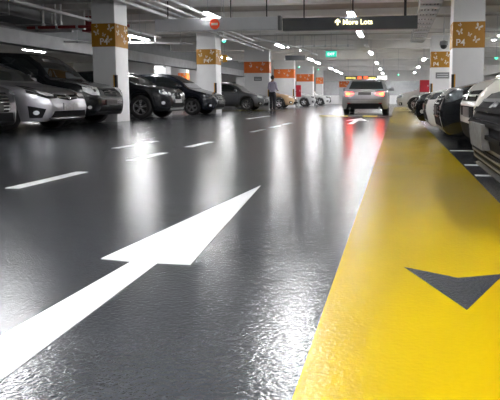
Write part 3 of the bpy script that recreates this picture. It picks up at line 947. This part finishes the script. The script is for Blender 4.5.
def face_generic(lamp=M_LAMP, hz=0.70, gl=M_GRILLE, bars=3, plate=M_DPLATE, lz=0.30, big=False, fog=True, lab=None, gw=0.36, lh=0.10, slim=0.62):
    f = []
    gz0 = hz - (0.30 if big else 0.13)
    f.append(('grille', [(-gw, hz + 0.02), (gw, hz + 0.02)], [(-gw * 0.85, gz0), (gw * 0.85, gz0)], gl, dict()))
    for k in range(bars):
        z = lerp(gz0 + 0.02, hz, (k + 0.5) / bars)
        f.append(Q('grille_bar', -gw * 0.92, gw * 0.92, z - 0.009, z + 0.009, M_CHROME, off=0.018, nv=1))
    f.append(badge(hz - 0.04))
    hd = ('headlamp', [(gw + 0.05, hz + lh * 0.35), (slim, hz + lh * 0.7), (0.80, hz + lh * 0.9)], [(gw + 0.07, hz - lh * 0.6), (slim, hz - lh * 0.55), (0.80, hz - lh * 0.1)], lamp, dict(mirror=True, ang=0.5))
    f.append(hd)
    f.append(('lamp_lens', *ell(slim - 0.08, hz + 0.0, 0.04, 0.035), M_CHROME, dict(mirror=True, ang=0.5, off=0.02, nu=8)))
    f.append(('lower_intake', [(-0.48, lz + 0.11), (0.48, lz + 0.11)], [(-0.55, lz - 0.03), (0.55, lz - 0.03)], M_GRILLE, dict()))
    if fog:
        f.append(('fog_recess', [(0.60, lz + 0.13), (0.78, lz + 0.15)], [(0.62, lz), (0.78, lz)], M_GRILLE, dict(mirror=True, ang=0.35)))
        f.append(('fog_lamp', *ell(0.69, lz + 0.07, 0.04, 0.04), M_LAMP, dict(mirror=True, ang=0.35, off=0.02, nu=8)))
    f.append(Q('number_plate', -0.25, 0.25, lz + 0.13, lz + 0.25, plate, off=0.025, nu=4, nv=2))
    return f


def face_kidney():
    f = []
    for s in (-1, 1):
        f.append(('kidney_surround', [(s * 0.03, 0.83), (s * 0.24, 0.84)], [(s * 0.03, 0.60), (s * 0.20, 0.60)], M_CHROME, dict(off=0.014)))
        f.append(('kidney_grille', [(s * 0.045, 0.815), (s * 0.222, 0.822)], [(s * 0.045, 0.615), (s * 0.188, 0.615)], M_GRILLE, dict(off=0.022)))
    t, b = ell(0, 0.875, 0.04, 0.028)
    f.append(('badge', t, b, M_LAMP, dict(off=0.02)))
    f.append(('headlamp', [(0.34, 0.81), (0.6, 0.86), (0.80, 0.90)], [(0.34, 0.73), (0.6, 0.71), (0.80, 0.80)], M_DLAMP, dict(mirror=True, ang=0.5)))
    for y in (0.45, 0.64):
        f.append(('lamp_lens', *ell(y, 0.785 + (y - 0.45) * 0.1, 0.07, 0.045), M_LAMP, dict(mirror=True, ang=0.5, off=0.02, nu=8)))
    f.append(('lower_intake', [(-0.45, 0.50), (0.45, 0.50)], [(-0.5, 0.36), (0.5, 0.36)], M_GRILLE, dict()))
    f.append(('fog_lamp', *ell(0.70, 0.50, 0.05, 0.05), M_LAMP, dict(mirror=True, ang=0.4, off=0.02, nu=8)))
    f.append(('bumper_lip', [(-0.55, 0.33), (0.55, 0.33)], [(-0.5, 0.28), (0.5, 0.28)], M_GALV, dict(nv=2, off=0.012)))
    f.append(Q('number_plate', -0.25, 0.25, 0.50, 0.61, M_PLATE, off=0.03, nu=4, nv=2))
    return f


BLK = paint('black_car_paint', (0.008, 0.009, 0.011), 0.0, 0.25)
BLK2 = mat('satin_black_car_paint', (0.007, 0.007, 0.009), 0.45, coat=0.15, spec=0.2, var=0.05)
NAVY = paint('blue_black_car_paint', (0.010, 0.012, 0.020), 0.1, 0.25)
SILV = paint('silver_car_paint', (0.40, 0.40, 0.425), 0.8, 0.3)
SIL2 = paint('light_silver_car_paint', (0.40, 0.40, 0.42), 0.6, 0.3)
GREY = paint('dark_grey_car_paint', (0.085, 0.088, 0.095), 0.6, 0.3)
PEARL = paint('pearl_white_car_paint', (0.70, 0.68, 0.62), 0.1, 0.3)
WHT = paint('white_car_paint', (0.80, 0.80, 0.79), 0.05, 0.3)
GOLD = paint('bronze_car_paint', (0.42, 0.28, 0.16), 0.6, 0.3)

# left row, noses towards the lane
make_car('sedan_car', 'dark grey car with chrome-barred grille cut by the left edge of the photo', -6.33, 8.0, 0.0, GREY, sp(SEDAN, nose_h=0.8), face_generic(hz=0.72, bars=5, gw=0.45, lamp=M_DLAMP, big=True, slim=0.66))
make_car('sedan_car', 'silver sedan with swept headlamps and grey number plate, near left foreground row', -6.5, 10.45, 0.0, SILV, sp(SEDAN, nose_r=0.75), face_corolla())
make_car('compact_suv', 'black crossover with bright headlamp between the silver sedan and the nearest left pillar', -6.98, 13.0, 0.0, BLK,
         sp(SUV, H=1.76, nose_h=0.92, hood_h=1.1, hood_l=1.1), face_generic(hz=0.83, lamp=M_LAMP, lz=0.36, bars=2, lh=0.20, gw=0.3, slim=0.6))
make_car('compact_suv', 'black crossover with twin kidney grille right of the nearest left pillar', -6.95, 17.2, 0.0, BLK,
         sp(SUV, H=1.52, nose_h=0.93, hood_h=1.08, wr=0.365, spokes=5), face_kidney())
make_car('hatchback_car', 'blue-black hatchback with silver wheel in front of the second left pillar', -6.83, 21.25, 0.0, NAVY,
         sp(HATCH, H=1.6, nose_h=0.80, hood_h=1.0, hood_l=0.95, ws=1.0), face_generic(hz=0.72, lamp=M_DLAMP))
make_car('hatchback_car', 'dark grey hatchback with alloy wheel in front of the wide orange-banded pillar', -6.85, 29.2, 0.0, GREY,
         sp(HATCH, spokes=7), face_generic(hz=0.70))
make_car('sedan_car', 'black saloon whose roof shows behind the dark grey hatchback', -8.3, 33.3, 0.0, BLK, sp(SEDAN, H=1.55), face_generic())
make_car('sedan_car', 'bronze sedan partly hidden behind the man', -6.5, 35.9, 0.0, GOLD, SEDAN, face_generic())
make_car('hatchback_car', 'white hatchback with black front, far down the left row past the red cabinet', -6.2, 43.5, 0.0, WHT, HATCH,
         face_generic(big=True, gw=0.5, lamp=M_DLAMP))
make_car('hatchback_car', 'far white hatchback, last of the left row', -6.0, 51.0, 0.0, WHT, HATCH, face_generic(lamp=M_DLAMP, big=True))
# second row behind the left bays
make_car('sedan_car', 'dark car seen in the gap between the black crossover roof and nearest pillar', -15.8, 22.5, PI, BLK, sp(SEDAN, H=1.62, deck_h=1.25, tail_h=1.1), face_generic())
# right row, noses towards the walkway (left)
make_car('sedan_car', 'black car with barred grille and grey plate, cut by the right edge of the photo', 0.52, 3.42, PI, BLK2, sp(LOW, nose_h=0.70, nose_r=0.45, plan=3.0, pinch=0.14),
         [('grille', [(-0.66, 0.62), (0.66, 0.62)], [(-0.62, 0.36), (0.62, 0.36)], M_GRILLE, {}),
          *[Q('grille_bar', -0.62, 0.62, z, z + 0.022, M_GRILLE, off=0.03, nv=1) for z in (0.42, 0.49, 0.56)],
          ('grille_surround', [(-0.68, 0.64), (0.68, 0.64)], [(-0.68, 0.62), (0.68, 0.62)], M_SMOKE, dict(off=0.02, nv=1)),
          badge(0.59, 0.045, M_SMOKE),
          ('headlamp', [(0.70, 0.63), (0.86, 0.67)], [(0.70, 0.52), (0.86, 0.58)], M_DLAMP, dict(mirror=True, ang=0.5)),
          ('lamp_reflector', [(0.73, 0.61), (0.83, 0.64)], [(0.73, 0.56), (0.83, 0.59)], M_LAMP, dict(mirror=True, ang=0.5, off=0.02)),
          Q('number_plate', -0.34, 0.16, 0.36, 0.50, M_PLATE2, off=0.05, nu=4, nv=2),
          Q('lower_intake', -0.66, 0.66, 0.22, 0.33, M_GRILLE, nv=2),
          *[Q('intake_bar', -0.64, 0.64, z, z + 0.014, M_SMOKE, off=0.015, nv=1) for z in (0.25, 0.295)],
          ('bumper_lip', [(-0.78, 0.205), (0.78, 0.205)], [(-0.78, 0.18), (0.78, 0.18)], M_CHROME, dict(nv=1, off=0.035))])
make_car('compact_suv', 'pearl white car with dark headlamp, second from the camera in the right row', 0.70, 5.85, PI, PEARL,
         sp(SUV, H=1.6, nose_h=0.82, hood_h=0.96, hood_l=1.25, clear=0.2, nose_r=0.7, plan=2.0),
         [('grille', [(-0.55, 0.72), (0.55, 0.72)], [(-0.50, 0.62), (0.50, 0.62)], M_GRILLE, {}),
          ('grille_bar', [(-0.55, 0.68), (0.55, 0.68)], [(-0.52, 0.66), (0.52, 0.66)], M_CHROME, dict(off=0.02, nv=1)),
          badge(0.67, 0.06),
          ('headlamp', [(0.56, 0.67), (0.90, 0.81)], [(0.60, 0.53), (0.90, 0.66)], M_DLAMP, dict(mirror=True, ang=0.7)),
          ('lamp_reflector', [(0.62, 0.64), (0.88, 0.74)], [(0.62, 0.61), (0.88, 0.71)], M_LAMP, dict(mirror=True, ang=0.7, off=0.02)),
          ('middle_intake', [(-0.50, 0.57), (0.50, 0.57)], [(-0.46, 0.47), (0.46, 0.47)], M_GRILLE, {}),
          ('lower_intake', [(-0.6, 0.40), (0.6, 0.40)], [(-0.66, 0.23), (0.66, 0.23)], M_GRILLE, {}),
          ('bumper_lip', [(0.62, 0.42), (0.80, 0.30)], [(0.62, 0.38), (0.80, 0.25)], M_CHROME, dict(mirror=True, ang=0.4, off=0.015, nv=2)),
          Q('number_plate', -0.25, 0.25, 0.46, 0.56, M_DPLATE, off=0.012, nu=4, nv=2)])
make_car('sedan_car', 'glossy black car between the pearl white car and a white sedan', 0.56, 8.15, PI, BLK, sp(LOW, nose_h=0.78, hood_h=0.93, pinch=0.28), face_generic(hz=0.66, bars=5, big=True, lamp=M_DLAMP, gw=0.5, slim=0.68, fog=False))
make_car('sedan_car', 'bright white sedan with black lower grille, fourth in the right row', 0.50, 10.4, PI, WHT, sp(LOW, nose_h=0.76, hood_h=0.92), face_generic(hz=0.68, big=True, gw=0.42, lamp=M_DLAMP, fog=False))
make_car('sedan_car', 'low black sedan just before the nearest right pillar, fifth in the row', 0.38, 12.65, PI, BLK, sp(LOW, nose_h=0.74, hood_h=0.86, hood_l=1.45, H=1.38), face_generic(hz=0.64, lamp=M_DLAMP, bars=4, big=True, gw=0.46, slim=0.66))
make_car('compact_suv', 'small white crossover with dark windows, far down the right row', 0.0, 27.7, PI, WHT, sp(SUV, H=1.52, nose_h=0.85, hood_h=1.0, hood_l=0.8, ws=0.8, dark_mirror=True), face_generic(hz=0.72, lamp=M_DLAMP, big=False))
make_car('hatchback_car', 'farther white hatchback behind the small white crossover in the right row', 0.35, 33.5, PI, WHT, sp(HATCH, dark_mirror=True), face_generic(lamp=M_DLAMP))
# the car driving away down the lane
make_car('sedan_car', 'silver sedan driving away down the lane with lit red tail lamps', -1.2, 25.75, PI / 2, SIL2,
         sp(SEDAN, L=4.65, W=1.76, H=1.43, tail_lit=True, tail_h=0.93, deck_h=0.95, rear_ws=0.75, roof_l=1.05), face_generic())

# ------------------------------------------------------------------ the man
def skin_obj(name, verts, edges, m, parent, rootv=0, sub=1):
    bm = bmesh.new()
    sk = bm.verts.layers.skin.verify()
    vs = []
    for i, (x, y, z, r) in enumerate(verts):
        v = bm.verts.new((x, y, z))
        rr = r if isinstance(r, tuple) else (r, r)
        v[sk].radius = rr
        v[sk].use_root = (i in (rootv if isinstance(rootv, (list, tuple)) else [rootv]))
        vs.append(v)
    for a, b in edges:
        bm.edges.new((vs[a], vs[b]))
    me = bpy.data.meshes.new(name)
    bm.to_mesh(me)
    bm.free()
    me.materials.append(m)
    o = bpy.data.objects.new(name, me)
    C.objects.link(o)
    o.parent = parent
    s = o.modifiers.new('skin', 'SKIN')
    s.use_smooth_shade = True
    d = o.modifiers.new('sub', 'SUBSURF')
    d.levels = sub
    d.render_levels = sub + 1
    return o


M_SKIN = mat('skin_tone', (0.30, 0.17, 0.11), 0.5, var=0.05)
M_HAIR = mat('black_hair', (0.012, 0.010, 0.010), 0.5, var=0.1)
M_SHIRT = mat('lavender_shirt', (0.42, 0.39, 0.50), 0.7, bump=0.3, bscale=30, var=0.06)
M_TROU = mat('dark_trousers', (0.018, 0.018, 0.024), 0.7, bump=0.3, bscale=30, var=0.1)
man_scale = 1.03
man = empty('person', (-6.45, 28.9, 0), 'man in a lavender shirt and dark trousers standing with his back turned', 'person', rz=math.radians(-25))
man.scale = (man_scale,) * 3
# facing +y (away), arms bent with the hands in front
V = [(0, 0, 0.94, (0.10, 0.075)), (0, 0, 1.12, (0.11, 0.08)), (0, 0.0, 1.32, (0.15, 0.105)), (0, 0, 1.42, (0.11, 0.08)), (0, 0, 1.50, 0.055), (0, 0.01, 1.57, 0.06), (0, 0.015, 1.64, (0.075, 0.09)), (0, 0.01, 1.71, (0.06, 0.075)),
     (0.19, 0, 1.40, 0.055), (0.25, -0.03, 1.13, 0.042), (0.20, 0.16, 1.02, 0.032), (0.17, 0.22, 1.00, 0.03),
     (-0.19, 0, 1.40, 0.055), (-0.25, -0.03, 1.13, 0.042), (-0.20, 0.16, 1.02, 0.032), (-0.17, 0.22, 1.00, 0.03),
     (0.09, 0, 0.86, 0.09), (0.11, 0.01, 0.49, 0.06), (0.11, -0.02, 0.10, 0.04), (0.12, 0.05, 0.045, (0.045, 0.04)), (0.125, 0.17, 0.03, (0.045, 0.03)),
     (-0.09, 0, 0.86, 0.09), (-0.11, 0.01, 0.49, 0.06), (-0.11, -0.02, 0.10, 0.04), (-0.12, 0.05, 0.045, (0.045, 0.04)), (-0.125, 0.17, 0.03, (0.045, 0.03)),
     (0, 0.10, 1.63, 0.014), (0.08, 0.0, 1.635, 0.014), (-0.08, 0.0, 1.635, 0.014)]
Ed = [(0, 1), (1, 2), (2, 3), (3, 4), (4, 5), (5, 6), (6, 7), (3, 8), (8, 9), (9, 10), (10, 11), (3, 12), (12, 13), (13, 14), (14, 15),
      (0, 16), (16, 17), (17, 18), (18, 19), (19, 20), (0, 21), (21, 22), (22, 23), (23, 24), (24, 25), (6, 26), (6, 27), (6, 28)]
# fingers, each its own chain from the palm
for s_, base in ((1, 11), (-1, 15)):
    bx, by, bz = V[base][:3]
    for q, (dz, ln) in enumerate([(0.028, 0.07), (0.01, 0.078), (-0.01, 0.074), (-0.028, 0.06)]):
        i0 = len(V)
        V += [(bx - s_ * 0.02, by + 0.045, bz + dz, 0.010), (bx - s_ * 0.03, by + 0.045 + ln * 0.5, bz + dz, 0.009), (bx - s_ * 0.055, by + 0.045 + ln * 0.7, bz + dz - 0.01, 0.008)]
        Ed += [(base, i0), (i0, i0 + 1), (i0 + 1, i0 + 2)]
    i0 = len(V)
    V += [(bx - s_ * 0.04, by + 0.02, bz + 0.035, 0.011), (bx - s_ * 0.055, by + 0.055, bz + 0.045, 0.009)]
    Ed += [(base, i0), (i0, i0 + 1)]
skin_obj('body', V, Ed, M_SKIN, man)
skin_obj('shirt', [(0, 0, 0.82, (0.19, 0.15)), (0, 0, 1.12, (0.16, 0.12)), (0, 0, 1.32, (0.18, 0.13)), (0, 0, 1.43, (0.12, 0.09)), (0, 0, 1.485, 0.07),
                   (0.20, 0, 1.395, 0.075), (0.26, -0.03, 1.13, 0.062), (0.225, 0.10, 1.05, 0.05), (-0.20, 0, 1.395, 0.075), (-0.26, -0.03, 1.13, 0.062), (-0.225, 0.10, 1.05, 0.05)],
         [(0, 1), (1, 2), (2, 3), (3, 4), (3, 5), (5, 6), (6, 7), (3, 8), (8, 9), (9, 10)], M_SHIRT, man)
skin_obj('trousers', [(0, 0, 1.03, (0.15, 0.115)), (0, 0, 0.90, (0.16, 0.13)), (0.095, 0, 0.80, 0.115), (0.115, 0.01, 0.49, 0.085), (0.115, -0.01, 0.05, 0.075),
                      (-0.095, 0, 0.80, 0.115), (-0.115, 0.01, 0.49, 0.085), (-0.115, -0.01, 0.05, 0.075)],
         [(0, 1), (1, 2), (2, 3), (3, 4), (1, 5), (5, 6), (6, 7)], M_TROU, man, rootv=1)
for s_ in (-1, 1):
    skin_obj('shoe', [(s_ * 0.115, -0.05, 0.045, (0.045, 0.045)), (s_ * 0.12, 0.08, 0.04, (0.052, 0.038)), (s_ * 0.125, 0.19, 0.035, (0.045, 0.03))], [(0, 1), (1, 2)], M_BLKPL, man)
bm = new()
bmesh.ops.create_uvsphere(bm, u_segments=20, v_segments=14, radius=1.0)
for v in bm.verts:
    v.co = Vector((v.co.x * 0.093, v.co.y * 0.11 - 0.012, v.co.z * 0.115 + 1.675))
bmesh.ops.delete(bm, geom=[v for v in bm.verts if v.co.y > 0.05 and v.co.z < 1.71], context='VERTS')
link('hair', bm, M_HAIR, man, smooth=True)
